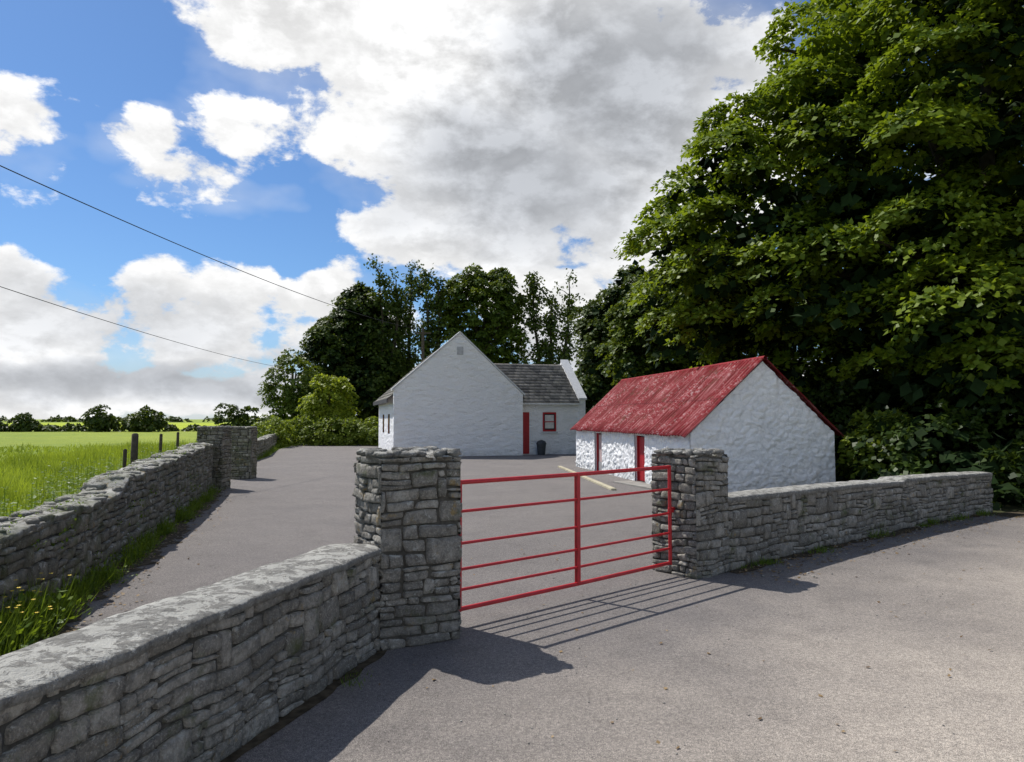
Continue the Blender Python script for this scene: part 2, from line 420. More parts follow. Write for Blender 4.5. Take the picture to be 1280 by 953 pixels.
def stone_wall(name,pts,hf,th,smat,cmat,cw,ch,both=True,step=.12,prot=.03,res=(6,4),seed=0,namp=.014,rough_top=False,capt=.07):
    e=empty(name); p=Path(pts); L=p.L
    core=Acc(); i=.016
    strip(core,p,.01,L-.01,[(-i,lambda q:-.05),(-i,lambda q:hf(q)-.03),(-th+i,lambda q:hf(q)-.03),(-th+i,lambda q:-.05)],step,0.0)
    core.build('mortar_core',M_MORTAR,e)
    a=Acc(); stones(a,L,p,lambda q:hf(q)-capt*.6,cw,ch,prot=prot,res=res,seed=seed,ends=False)
    if both: stones(a,L,lambda s,z,d:p(s,z,-th-d),lambda q:hf(q)-capt*.6,cw,ch,prot=prot,res=(4,3),seed=seed+3,ends=False)
    for q,sg in ((L,1),(0,-1)):
        t=p.pos(L)-p.pos(L-.1) if sg>0 else p.pos(0)-p.pos(.1); t=t/np.linalg.norm(t); o=p.pos(q); nn=p.nor(q)
        stones(a,th,lambda s,z,d,o=o,t=t,nn=nn:(*(o-nn*s+t*d),z),lambda s:hf(q)-capt*.6,(.15,.3),ch,prot=prot*.7,res=(4,3),seed=seed+5)
    a.build('stones',smat,e)
    c=Acc(); nd=9
    prof=[(.0,lambda q:hf(q)-capt),(.024,lambda q:hf(q)-capt*.95),(.026,lambda q:hf(q)-.015)]
    for j in range(nd):
        t=j/(nd-1); d=.018-(th+.036)*t; prof.append((d,lambda q,t=t:hf(q)+.018*math.sin(math.pi*t)))
    prof+=[(-th-.03,lambda q:hf(q)-.015),(-th-.028,lambda q:hf(q)-capt*.95),(-th,lambda q:hf(q)-capt)]
    strip(c,p,0,L,prof,step*.5,namp,4,seed+50)
    if rough_top:
        for k in range(int(L*rough_top)):
            q=R.uniform(.1,L-.1); blobstone(c,p(q,hf(q)+.0,R.uniform(-th,0)*.9-.02),R.uniform(.06,.16),R.uniform(.05,.12),R.uniform(.03,.055))
    c.build('coping',cmat,e,True); return e
def blobstone(acc,c,rx,ry,rz,seg=8,rings=5):
    a0=R.random()*6.28; sd=R.random()*50; V=[]
    f=lambda x:math.copysign(abs(x)**.6,x)
    for j in range(rings+1):
        ph=-math.pi/2+math.pi*j/rings
        for i in range(seg):
            t=2*math.pi*i/seg; d=Vector((math.cos(ph)*math.cos(t),math.cos(ph)*math.sin(t),math.sin(ph)))
            k=1+.35*noise.noise(d*1.7+Vector((sd,0,0)))
            x,y,z=f(d.x)*rx*k,f(d.y)*ry*k,f(d.z)*rz*k
            V.append((c[0]+x*math.cos(a0)-y*math.sin(a0),c[1]+x*math.sin(a0)+y*math.cos(a0),c[2]+z))
    F=[(j*seg+i,j*seg+(i+1)%seg,(j+1)*seg+(i+1)%seg,(j+1)*seg+i) for j in range(rings) for i in range(seg)]
    acc.add(np.array(V),F)
def pillar(name,c0,ax,w,dp,H,smat,cmat,seed):
    e=empty(name); ax=np.array(ax)/np.linalg.norm(ax); bx=np.array([-ax[1],ax[0]]); c0=np.array(c0,float)
    fr=Fr(c0,ax,bx); i=.014
    lbox('mortar_core',fr,i,w-i,i,dp-i,-.05,H-.03,M_MORTAR,e)
    a=Acc(); kw=dict(cw=(.13,.36),ch=(.055,.125),prot=.024,res=(8,5))
    top=lambda s:H-.02+.02*noise.noise(Vector((s*5,seed,0)))
    stones(a,w,lambda s,z,d:fr(s,-d,z),top,seed=seed,**kw)
    stones(a,w,lambda s,z,d:fr(w-s,dp+d,z),top,seed=seed+1,**kw)
    stones(a,dp,lambda s,z,d:fr(-d,dp-s,z),top,seed=seed+2,**kw)
    stones(a,dp,lambda s,z,d:fr(w+d,s,z),top,seed=seed+3,**kw)
    a.build('stones',smat,e)
    c=Acc(); n=26; V=[]
    for j in range(n+1):
        for k in range(n+1):
            s=k/n;t=j/n; ed=min(s,1-s,t,1-t)
            z=H-.02+.03*noise.noise(Vector((s*4,t*4,seed)))+.03*noise.noise(Vector((s*13,t*13,seed)))+.03*min(1,ed*6)
            if ed==0: z=H-.05
            g=.016*noise.noise(Vector((s*9,t*9,seed+7)))
            V.append(fr(.004+s*(w-.008)+g,.004+t*(dp-.008)+g,z))
    F=[(j*(n+1)+k,j*(n+1)+k+1,(j+1)*(n+1)+k+1,(j+1)*(n+1)+k) for j in range(n) for k in range(n)]
    c.add(np.array(V),F,.4)
    for k in range(44):
        s=R.uniform(.05,.95)*w; t=R.choice([R.uniform(.03,.12),R.uniform(.88,.97),R.uniform(.1,.9)])*dp
        if R.random()<.4: s,t=R.choice([.05,.95])*w,R.uniform(.05,.95)*dp
        blobstone(c,fr(s,t,H+.006),R.uniform(.03,.10),R.uniform(.03,.07),R.uniform(.015,.045),6,4)
    c.build('rough_cap',cmat,e); return e

# ------------------------------------------------------------ GROUND
S=3500
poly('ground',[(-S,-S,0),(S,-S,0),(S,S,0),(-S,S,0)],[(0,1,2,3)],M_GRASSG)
drv=[(-3.6,-3),(-2.35,-3),(-2.1,1),(-1.35,5.9),(-.9,6.3),(-.45,6.6),(1.9,8.7),(2.4,9.2),(5.6,11.9),(6.5,14.5),(4.6,17.6),(2.7,28),(5,34),(6,50),(-9,52),(-15.5,52),(-14.2,44),(-12.1,36),(-10.5,28),(-8.9,22.5),(-7.2,17.5),(-5.85,13.2),(-4.75,9.2),(-4.3,7.5),(-3.95,5.9),(-3.7,3.5)]
poly('driveway',[(x,y,.006) for x,y in drv],[tuple(range(len(drv)))],M_ASPH)
road=[(-2.35,-30),(-2.35,-3),(-2.1,1),(-1.35,5.9),(-.9,6.3),(-.45,6.6),(1.9,8.7),(2.4,9.2),(5.6,11.9),(9.3,14.2),(14,15.6),(45,25),(80,10),(60,-30)]
poly('road',[(x,y,.006) for x,y in road],[tuple(range(len(road)))],M_ASPH)
M_DIRT=simple('leaf_litter_soil',(.075,.06,.04),.95,.1,.5,14,bump=.8)
def ribbon(name,pts,w,z,material,parent=None,amp=.12):
    p=Path(pts); n=int(p.L/.1); V=[]
    for i in range(n+1):
        q=p.L*i/n; wd=w*(1+amp*5*noise.noise(Vector((q*1.3,z*50,0)))+amp*5*noise.noise(Vector((q*5,7,0))))
        V.append(p(q,z,-.05)); V.append(p(q,z,wd))
    return poly(name,V,[(2*i,2*i+1,2*i+3,2*i+2) for i in range(n)],material,parent)

# ------------------------------------------------------------ STONE WALLS
drive_pts=[(-3.95,1.0),(-4.0,3.5),(-4.2,5.9),(-4.55,7.5),(-5.0,9.2),(-6.1,13.2),(-7.4,17.6),(-7.75,18.7)]
pd=Path(drive_pts)
hd=lambda q:float(np.interp(q,[0,7.6,8.4,8.7,13,18],[.85,.90,.93,1.05,1.16,1.22]))+.05*noise.noise(Vector((q*1.3,0,0)))
stone_wall('driveway_stone_wall',drive_pts,hd,.42,M_STONE_L,M_COPE_L,(.14,.42),(.07,.17),seed=11,prot=.035,namp=.035,rough_top=8)
far_pts=[(-9.3,23.2),(-10.8,28),(-12.3,36),(-14.6,44),(-16,50)]
stone_wall('driveway_stone_wall',far_pts,lambda q:.85+.06*noise.noise(Vector((q*.8,3,0))),.4,M_STONE_L,M_COPE_L,(.2,.5),(.1,.2),seed=15,step=.3,prot=.04,res=(4,3),namp=.04,rough_top=2,both=False)
pillar('stone_gate_pier',(-8.18,18.75),(.93,.0),.66,.6,1.62,M_STONE_L,M_COPE_L,41)
pillar('stone_gate_pier',(-8.65,22.2),(.93,.05),.62,.6,1.58,M_STONE_L,M_COPE_L,47)
near_pts=[(-2.25,-1.5),(-2.15,.5),(-2.03,1.8),(-1.89,2.7),(-1.7,3.5),(-1.5,4.25),(-1.2,5.35),(-1.06,5.86)]
stone_wall('entrance_stone_wall',near_pts,lambda q:.82+.014*noise.noise(Vector((q*1.1,5,0))),.44,M_STONE,M_COPE,(.13,.34),(.05,.115),seed=21,prot=.018,res=(8,5),namp=.012,step=.06,capt=.05)
right_pts=[(2.58,8.80),(4.0,10.05),(5.6,11.4),(7.4,12.85),(8.95,14.0),(9.5,14.35)]
pr_=Path(right_pts)
stone_wall('roadside_stone_wall',right_pts,lambda q:float(np.interp(q,[0,4,5.2,5.4,9],[.89,.84,.80,.84,.78])),.42,M_STONE,M_COPE,(.14,.38),(.06,.14),seed=31,prot=.022,namp=.014)
left_axis=(.63,.35)
pillar('stone_gate_pillar',(-1.05,5.82),left_axis,.70,.68,1.55,M_STONE,M_COPE,61)
pillar('stone_gate_pillar',(2.13,8.40),(.785,.618),.62,.66,1.44,M_STONE,M_COPE,71)
ribbon('soil_verge',drive_pts,.34,.011,M_DIRT)
ribbon('soil_verge',near_pts[1:],.07,.010,M_DIRT)
ribbon('soil_verge',right_pts,.16,.010,M_DIRT)
ribbon('soil_verge',[(9.2,14.1),(14,15.6),(45,25)],.5,.012,M_DIRT)

# ------------------------------------------------------------ GATE
gate=empty('red_farm_gate'); g0=Vector((-.47,6.52,0)); g1=Vector((1.87,8.60,0)); gd=(g1-g0).normalized(); gl=(g1-g0).length
def gp(t,z): return g0+gd*t+Vector((0,0,z))
rails=[1.28,1.02,.735,.505,.325,.155]
for i,z in enumerate(rails):
    a=Acc(); r=.021 if i in(0,5) else .014; a.tube([gp(0,z),gp(gl*.5,z-.006),gp(gl,z)],r,12); a.build('rail_%d'%(i+1),M_RED,gate,True)
for i,(t,r) in enumerate([(0,.021),(gl,.021)]):
    a=Acc(); a.tube([gp(t,.135),gp(t,.7),gp(t,1.30)],r,12); a.build('end_stile_%d'%(i+1),M_RED,gate,True)
fg=Fr((g0.x,g0.y),(gd.x,gd.y),(-gd.y,gd.x))
lbox('centre_stay',fg,gl*.485,gl*.485+.04,-.024,-.016,.15,1.285,M_RED,gate)
lbox('centre_stay_back',fg,gl*.485,gl*.485+.04,.016,.024,.15,1.285,M_RED,gate)
lbox('latch_plate',fg,gl-.03,gl+.10,-.012,.012,.74,.80,M_RED,gate,.004)
for k,z in enumerate((.35,1.1)): lbox('hinge_%d'%k,fg,-.16,.0,-.014,.014,z,z+.05,M_RED,gate,.004)

# ------------------------------------------------------------ SHED
shed=empty('whitewashed_shed'); F0=np.array([4.37,17.7]); e1=np.array([-.175,.985]); e1/=np.linalg.norm(e1); e2=np.array([e1[1],-e1[0]])
fs=Fr(F0,e2,e1)
W,Ls,EH,RH=3.9,10.7,1.50,3.30
gtop=lambda s:EH+(RH-EH)*(1-abs(s-W/2)/(W/2))
prof=[(.27,0),(W-.03,0),(W-.03,EH),(W/2,RH-.03),(.27,EH+.2)]
prism('rear_walls',fs,prof,.03,Ls-.03,M_WHITE,shed)
opens=[(3.15,4.0,1.36),(7.3,8.15,1.36)]
segs=[(0.03,3.15),(4.0,7.3),(8.15,Ls-.03)]
for k,(a,b) in enumerate(segs): lbox('front_wall_%d'%k,fs,.03,.27,a,b,-.02,EH,M_WHITE,shed)
for k,(a,b,h) in enumerate(opens): lbox('lintel_%d'%k,fs,.02,.27,a,b,h,EH,M_WHITE,shed)
def rubble_skin(acc,L,P,topf,step=.03,seed=0,amp=.040):
    nx=int(L/step); H=max(topf(L*t/20) for t in range(21)); nz=int(H/step); V=[];RR=[]
    for j in range(nz+1):
        for i in range(nx+1):
            s=L*i/nx; z=min(H*j/nz,topf(s)); 
            q=Vector((s*4.2+.8*noise.noise(Vector((s*2,z*2,seed))),z*6.8+1.0*noise.noise(Vector((s*2,z*2,seed+5))),seed*3.1))
            dd=noise.voronoi(q); c=noise.cell(dd[1][0]*7.3); dd=dd[0]; f=min(1,(dd[1]-dd[0])*2.3); f=f*f*(3-2*f)
            d=amp*f*(.2+.8*abs(c))+.030*noise.noise(Vector((s*3,z*3,seed+2)))+.022*noise.noise(Vector((s*9,z*9,seed+4)))+.010*noise.noise(Vector((s*24,z*24,seed+4)))
            ed=min(s,L-s)
            if ed<.02: d=.012
            V.append(P(s,z,d)); RR.append(f)
    F=[(j*(nx+1)+i,j*(nx+1)+i+1,(j+1)*(nx+1)+i+1,(j+1)*(nx+1)+i) for j in range(nz) for i in range(nx)]
    acc.add(np.array(V),F,np.array(RR,dtype=np.float32))
a=Acc()
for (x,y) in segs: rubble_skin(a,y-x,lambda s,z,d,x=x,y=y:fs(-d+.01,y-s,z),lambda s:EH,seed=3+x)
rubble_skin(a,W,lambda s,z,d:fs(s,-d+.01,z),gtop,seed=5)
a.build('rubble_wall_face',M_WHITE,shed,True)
for k,(x,y,h) in enumerate(opens):
    if k==0:
        lbox('door_%d'%k,fs,.13,.17,x+.05,y-.05,.02,h-.04,M_REDDOOR,shed)
        for j in range(6): 
            q=x+.11+j*(y-x-.22)/5; lbox('door_board_%d'%j,fs,.112,.128,q-.055,q+.05,.03,h-.06,M_REDDOOR,shed,.004)
    else:
        lbox('door_%d'%k,fs,.13,.17,x+.08,y-.08,.35,h-.06,simple('faded_pink_board',(.45,.33,.32),.8),shed)
        lbox('door_low',fs,.12,.16,x+.06,y-.06,.02,.35,simple('grey_board',(.3,.3,.3),.8),shed)
    for (p0,p1) in((x+.005,x+.06),(y-.06,y-.005)): lbox('door_frame',fs,.07,.20,p0,p1,.0,h-.005,M_REDDOOR,shed)
def red_roof():
    m,nb,p=mat('corrugated_red_paint'); uv=nb.new('ShaderNodeUVMap').outputs[0]
    mp=nb.new('ShaderNodeMapping'); nb.put(mp.inputs[0],uv); mp.inputs['Scale'].default_value=(6,.45,1)
    st=nb.noise(mp.outputs[0],1.6,6,.7); bl=nb.noise(uv,.9,6,.7); fi=nb.noise(uv,11,4,.75)
    c=nb.mix(nb.mr(bl,.35,.65),(.15,.008,.012),(.27,.016,.024))
    c=nb.mix(nb.mr(st,.50,.64,0,.75),c,(.42,.16,.16))
    c=nb.mix(nb.mr(st,.47,.36,0,.7),c,(.085,.012,.009))
    c=nb.mix(nb.m('MULTIPLY',nb.mr(fi,.50,.62,0,.85),nb.mr(bl,.45,.58)),c,(.52,.34,.33))
    c=nb.mix(nb.mr(nb.noise(uv,2.2,5,.7),.54,.66,0,.85),c,(.115,.034,.018))
    sx=nb.new('ShaderNodeSeparateXYZ'); nb.put(sx.inputs[0],uv)
    sheet=nb.m('FRACT',nb.m('DIVIDE',sx.outputs[0],.76)); c=nb.mix(nb.mr(sheet,0,.09,.8,0),c,(.05,.006,.007))
    val=nb.m('COSINE',nb.m('MULTIPLY',sx.outputs[0],2*math.pi/.19)); c=nb.mix(nb.mr(val,.2,-1,0,.6),c,(.06,.008,.008))  # valleys darkened: shading of the corrugation painted into the colour
    c=nb.mix(nb.mr(nb.m('ABSOLUTE',nb.m('SUBTRACT',sx.outputs[1],1.35)),.0,.04,.6,0),c,(.07,.006,.008))
    nb.put(p.inputs['Base Color'],c); p.inputs['Roughness'].default_value=.75; p.inputs['Specular IOR Level'].default_value=.12; return m
M_ROOF=red_roof()
def corrugated(name,fr,a_e,z_e,a_r,z_r,b0,b1,material,parent,pitch=.19,amp=.026,lift=.038):
    nb_=int((b1-b0)/pitch*8); ns=9; V=[];UV=[]
    n=np.array([-(z_r-z_e),(a_r-a_e)]); n=n/np.linalg.norm(n); n*= 1 if n[1]>0 else -1
    sl=math.hypot(a_r-a_e,z_r-z_e)
    for j in range(ns+1):
        t=j/ns
        for i in range(nb_+1):
            b=b0+(b1-b0)*i/nb_; off=lift+amp*math.cos(2*math.pi*b/pitch)+.02*noise.noise(Vector((b*1.1,t*3,0)))-.02*math.sin(math.pi*t)*(0.5+noise.noise(Vector((b*.5,1,0))))
            jag=.025*noise.noise(Vector((math.floor(b/.76)*3.3,3,0))) if j==0 else 0
            a=a_e+(a_r-a_e)*(t-jag); z=z_e+(z_r-z_e)*(t-jag)
            V.append(fr(a+n[0]*off,b,z+n[1]*off)); UV.append((b,t*sl))
    F=[(j*(nb_+1)+i,j*(nb_+1)+i+1,(j+1)*(nb_+1)+i+1,(j+1)*(nb_+1)+i) for j in range(ns) for i in range(nb_)]
    o=fast(name,V,F,material,None,parent,True,UV)
    s=o.modifiers.new('t','SOLIDIFY'); s.thickness=.004
slope=(RH-EH)/(W/2)
corrugated('roof_sheets_front',fs,-.16,EH+.05-.16*slope,W/2,RH+.05,-.14,Ls+.12,M_ROOF,shed)
corrugated('roof_sheets_rear',fs,W+.16,EH+.05-.16*slope,W/2,RH+.05,-.14,Ls+.12,M_ROOF,shed)
a=Acc(); a.tube([fs(W/2,-.16,RH+.075),fs(W/2,Ls/2,RH+.065),fs(W/2,Ls+.14,RH+.075)],.055,10); a.build('ridge_cap',simple('ridge_faded_red',(.24,.02,.025),.7,.15,.4,3),shed,True)

# ------------------------------------------------------------ HOUSE
house=empty('white_cottage'); bk=(-.26,.966); rt=(.966,.26)
fh=Fr((-5.72,35.0),rt,bk); HW=6.45
prism('walls',fh,[(0.0,-.02),(HW,-.02),(HW,3.0),(HW/2,5.85),(0.0,3.0)],.02,9.2,M_HWHITE,house)
prism('gable_parapet',fh,[(-.03,0.01),(HW+.03,0.01),(HW+.03,3.10),(HW/2,6.12),(-.03,3.30)],-.06,.30,M_HWHITE,house)
M_CAP=simple('grey_coping_paint',(.55,.56,.57),.8,.2,.1)
M_DARK=simple('dark_slate_edge',(.05,.05,.055),.8)
for k,(aa,za,ab,zb) in enumerate([(-.14,3.22,HW/2,6.13),(HW+.14,3.02,HW/2,6.13)]):
    prism('gable_coping_%d'%k,fh,[(aa,za),(ab,zb),(ab,zb+.10),(aa,za+.10)],-.10,.34,M_CAP,house)
lbox('gable_vent',fh,HW/2-.16,HW/2+.16,-.085,-.05,5.05,5.45,simple('vent_grey',(.45,.46,.47),.7),house,.01)
def slate():
    m,nb,p=mat('slate'); r=nb.attr('rnd'); P=nb.pos()
    c=nb.mix(r,(.12,.112,.102),(.30,.275,.24)); c=nb.mix(nb.mr(nb.noise(P,3,5,.7),.50,.72,0,.6),c,(.34,.31,.24))
    nb.put(p.inputs['Base Color'],c); p.inputs['Roughness'].default_value=.75; return m
M_SLATE=slate()
def slates(name,A,B,C,D,rows,cols,parent):
    A,B,C,D=[Vector(x) for x in (A,B,C,D)]; n=(B-A).cross(D-A).normalized(); n*= 1 if n.z>0 else -1
    a=Acc(); a.add([A-n*.02,B-n*.02,C-n*.02,D-n*.02],[(0,1,2,3)],.3)
    for j in range(rows):
        t0=j/rows; t1=min(1,(j+1.12)/rows); o=.5*(j%2)/cols
        for i in range(-1,cols+1):
            u0=max(0,i/cols+o); u1=min(1,(i+.94)/cols+o)
            if u1-u0<.004: continue
            P=lambda u,t:(A.lerp(B,u)).lerp(D.lerp(C,u),t)
            li=.034+R.uniform(0,.012)
            a.add([P(u0,t0)+n*li,P(u1,t0)+n*li,P(u1,t1)+n*.004,P(u0,t1)+n*.004,P(u0,t0)-n*.01,P(u1,t0)-n*.01],[(0,1,2,3),(4,5,1,0)])
    a.build(name,M_SLATE,parent)
slates('roof_left',fh(-.3,.32,2.83),fh(-.3,9.35,2.83),fh(HW/2,9.35,5.92),fh(HW/2,.32,5.92),14,30,house)
slates('roof_right',fh(HW+.2,.32,2.9),fh(HW+.2,9.35,2.9),fh(HW/2,9.35,5.92),fh(HW/2,.32,5.92),14,30,house)
M_GLASS,nbg,pg=mat('window_glass'); pg.inputs['Base Color'].default_value=(.03,.035,.04,1); pg.inputs['Roughness'].default_value=.08; pg.inputs['Specular IOR Level'].default_value=.8
lbox('left_fascia',fh,-.34,-.30,.32,9.3,2.66,2.86,M_DARK,house)
for k,b in enumerate((2.2,5.4)):
    lbox('side_window_%d'%k,fh,-.012,.05,b,b+.9,1.1,2.1,M_GLASS,house)
    lbox('side_window_frame_%d'%k,fh,-.02,.04,b+.42,b+.48,1.1,2.1,M_REDDOOR,house)
WB=.62; WA0=HW+.005; WA1=HW+3.30
prism('wing_walls',fh,[(WB,-.02),(WB+5.7,-.02),(WB+5.7,2.75),(WB+2.85,4.85),(WB,2.75)],WA0,WA1,M_HWHITE,house,axis='a')
prism('wing_parapet',fh,[(WB-.05,0.0),(WB+5.75,0.0),(WB+5.75,2.9),(WB+2.85,5.12),(WB-.05,2.9)],WA1+.002,WA1+.36,M_HWHITE,house,axis='a')
prism('wing_parapet_coping',fh,[(WB-.12,2.86),(WB+2.85,5.13),(WB+2.85,5.23),(WB-.12,2.96)],WA1-.04,WA1+.42,M_CAP,house,axis='a')
slates('wing_roof',fh(HW-.2,WB-.16,2.70),fh(WA1,WB-.16,2.70),fh(WA1,WB+2.85,4.93),fh(HW-1.6,WB+2.85,4.93),13,13,house)
lbox('wing_gutter',fh,HW+.05,WA1,WB-.24,WB-.14,2.60,2.68,simple('white_gutter',(.7,.7,.7),.5),house)
lbox('front_door',fh,HW+.06,HW+.56,WB-.03,WB+.05,.05,2.2,M_REDDOOR,house)
lbox('door_panel_top',fh,HW+.14,HW+.48,WB-.045,WB-.031,1.2,2.05,M_REDDOOR,house,.01)
lbox('door_panel_bottom',fh,HW+.14,HW+.48,WB-.045,WB-.031,.2,1.05,M_REDDOOR,house,.01)
wx0,wx1=HW+1.30,HW+2.02
lbox('window_glass',fh,wx0+.06,wx1-.06,WB-.02,WB+.03,1.28,2.12,M_GLASS,house)
lbox('window_blind',fh,wx0+.12,wx1-.12,WB-.025,WB-.021,1.36,2.06,simple('blind',(.6,.58,.55),.8),house)
for nm,x0,x1,z0,z1 in (('l',wx0,wx0+.07,1.2,2.2),('r',wx1-.07,wx1,1.2,2.2),('b',wx0+.07,wx1-.07,1.2,1.29),('t',wx0+.07,wx1-.07,2.11,2.2),('m',wx0+.07,wx1-.07,1.68,1.73)):
    lbox('window_frame_'+nm,fh,x0,x1,WB-.05,WB+.02,z0,z1,M_REDDOOR,house)
lbox('window_sill',fh,wx0-.08,wx1+.08,WB-.10,WB+.02,1.10,1.197,M_CAP,house)
binp=empty('litter_bin'); M_BIN=simple('bin_plastic',(.045,.05,.055),.5)
c=fh(HW+1.05,WB-.55,0); a=Acc(); a.tube([(c[0],c[1],.02),(c[0],c[1],.55)],[.19,.24],16); a.build('body',M_BIN,binp,True)
a=Acc(); a.tube([(c[0],c[1],.55),(c[0],c[1],.60),(c[0],c[1],.72),(c[0],c[1],.78)],[.26,.26,.20,.03],16); a.build('lid',M_BIN,binp,True)
M_CONC=simple('pale_concrete',(.42,.38,.27),.9,.2,.25,3)
k=Fr((1.75,27.7),(2.56-1.75,18.7-27.7),(9,.8)); Lk=math.hypot(.81,9)
lbox('yard_kerb',k,0,Lk,0,.14,0,.06,M_CONC,None,.01)
k2=Fr((2.75,21.0),(.85,-2.6),(2.6,.85)); lbox('shed_step_slab',k2,0,3.0,.2,.75,0,.05,simple('step_concrete',(.26,.245,.22),.9,.2,.25,3),None,.01)

# ------------------------------------------------------------ TREES
def shedav(p):
    q0=(p[:2]-F0)@e2; q1=(p[:2]-F0)@e1
    return -.9<q0<W+.8 and -.9<q1<Ls+.5 and p[2]<4.3
big=[(15,22,9.8,7.3,7,7.6),(8.6,24,7.5,4.1,4,3.9),(10.2,21,5.9,3.2,2.8,2.7),(12.3,18.8,4.9,3.2,3,3.6),(16,17.2,5.5,4.5,3.6,5),(7.6,26,6,2.6,2.6,2.6),(9.5,22.5,9.6,3.7,3.3,3.4),(15.3,18.5,13,5.5,4,5.5),(12,25,4,5,3,3.8)]
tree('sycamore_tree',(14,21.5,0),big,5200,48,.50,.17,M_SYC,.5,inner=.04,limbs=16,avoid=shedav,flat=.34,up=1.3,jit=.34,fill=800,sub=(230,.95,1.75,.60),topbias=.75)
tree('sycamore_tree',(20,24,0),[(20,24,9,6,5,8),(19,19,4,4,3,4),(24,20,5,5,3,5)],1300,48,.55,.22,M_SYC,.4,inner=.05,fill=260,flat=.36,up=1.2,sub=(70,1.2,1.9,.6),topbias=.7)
tree('oak_tree',(-14.5,62,0),[(-15.2,61,6,2.6,3,4.3),(-12.9,62,8.6,2.6,3,4.6),(-13.3,62,11.4,1.6,1.8,2.1),(-11.5,61,4.5,2.4,2.5,4)],1100,36,.55,.26,M_BG,.35,inner=.1,up=1.1,fill=180,sub=(60,.8,1.4,.65),topbias=.5)
tree('hawthorn_bush',(-16.9,56,0),[(-17.0,56,4.2,2.2,2,2.7),(-15.8,56,2.5,2,2,2)],260,46,.5,.22,M_BG2,.2,up=1.0)
tree('hazel_bush',(-13.5,53,0),[(-13.5,53,2.7,1.9,1.8,2.3)],230,50,.42,.19,M_LBUSH,.14,gap=-.3,up=1.1)
ivy_tree('ivy_clad_tree',(-10.9,60,0),[(0,(-11.0,60,14.0),1.3),(3,(-9.5,60,13.0),1.0)],M_BG)
ivy_tree('ivy_clad_tree',(-9.2,61,0),[(0,(-8.7,61,14.4),.9),(2,(-9.9,61,10),.9)],M_BG)
ivy_tree('ivy_clad_tree',(-6.9,60,0),[(0,(-7.2,60,14.0),1.1),(4,(-6.0,60,13.2),.9)],M_BG)
tree('ash_tree',(-3,61,0),[(-2.2,61,11.2,2.9,2.4,3.9),(-4.7,61,10.5,1.4,1.8,4.0),(-.4,61,9.3,1.3,1.8,3.6),(-2.6,61,6,2.8,2.3,3.4)],1100,36,.5,.25,M_BG2,.35,inner=.08,up=1.1,sub=(62,.75,1.3,.7),topbias=.5)
ivy_tree('ivy_clad_tree',(3.0,60,0),[(0,(1.6,60,13.8),.95),(1.0,(4.9,60,13.4),.9),(3,(3.2,60,12.0),.6)],M_BG)
tree('alder_tree',(6.5,47,0),[(6.8,47,6.0,2.5,2.6,4.9),(8.2,46,8.3,2.4,2.4,3.4),(5.8,46,3.2,1.9,2,3)],1000,36,.5,.23,M_BG,.3,inner=.1,up=1.1,fill=120,sub=(56,.75,1.3,.65),topbias=.5)
tree('maple_tree',(8.2,37,0),[(7.8,37,5.4,2.7,2.6,4.2),(9.6,36,7,3,2.6,3.6)],900,40,.45,.20,M_BG2,.25,inner=.1,up=1.1,fill=120,sub=(46,.8,1.3,.65),topbias=.6)
tree('bramble_hedge',(-12,50.5,0),[(-14.5,51,.8,2,1.2,1.1),(-12.4,50.6,.8,2,1.2,1.15),(-10.3,50.8,.7,2,1.2,1.2),(-8.8,50,.6,1.4,1,1.1),(-15.8,47.5,.8,1.2,2,1.2)],460,40,.40,.16,M_BUSH,.05,limbs=2,trunk_top=.8)
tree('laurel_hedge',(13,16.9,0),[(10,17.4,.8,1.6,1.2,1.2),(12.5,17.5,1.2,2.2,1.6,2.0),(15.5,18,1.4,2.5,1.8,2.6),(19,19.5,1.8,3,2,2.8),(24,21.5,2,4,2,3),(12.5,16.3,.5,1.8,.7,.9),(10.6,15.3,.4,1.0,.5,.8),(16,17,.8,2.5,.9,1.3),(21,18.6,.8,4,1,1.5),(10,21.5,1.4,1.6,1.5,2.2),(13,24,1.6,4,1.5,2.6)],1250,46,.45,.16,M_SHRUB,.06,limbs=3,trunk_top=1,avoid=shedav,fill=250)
tree('elder_bush',(9.2,18.5,0),[(9.7,18.7,.9,1.1,1.0,1.1)],110,46,.35,.16,M_BUSH,.06,limbs=2,trunk_top=1)
a=Acc(); bl=[]
for x in np.arange(-100,-62,3.6): bl.append((x,105+R.uniform(-1,1),.3,2.2,1.0,R.uniform(.5,1.0)))
for x in np.arange(-60,-26,4.2): bl.append((x,108,.2,2.0,1.0,R.uniform(.4,.8)))
for x,y,r,h in ((-59.5,104,1.7,3.9),(-56.5,106,.9,2.5),(-52.8,104,2.1,3.5),(-39.5,100,1.5,4.2),(-36.8,101,1.4,3.6),(-71,105,1.6,2.6),(-76,104,1.4,2.9),(-27.5,100,1.3,1.8)): bl+= [(x,y,h*.55,r,r,h*.45),(x+.5,y,h*.3,r*1.1,r,h*.3)]
crown(a,bl,800,34,.55,.38,inner=.2); a.build('hedgerow',M_BG)
a=Acc(); bl=[(x,430+R.uniform(-20,20),R.uniform(0,1),R.uniform(7,14),4,R.uniform(1.2,3.6)) for x in np.arange(-400,260,17)]
crown(a,bl,700,24,2,1.6,inner=.1); a.build('distant_treeline',M_BG)
poly('far_meadow',[(-400,125,.02),(-25,125,.02),(-40,330,.02),(-500,330,.02)],[(0,1,2,3)],simple('far_meadow_grass',(.34,.41,.03),.9,.1,.12,.05))

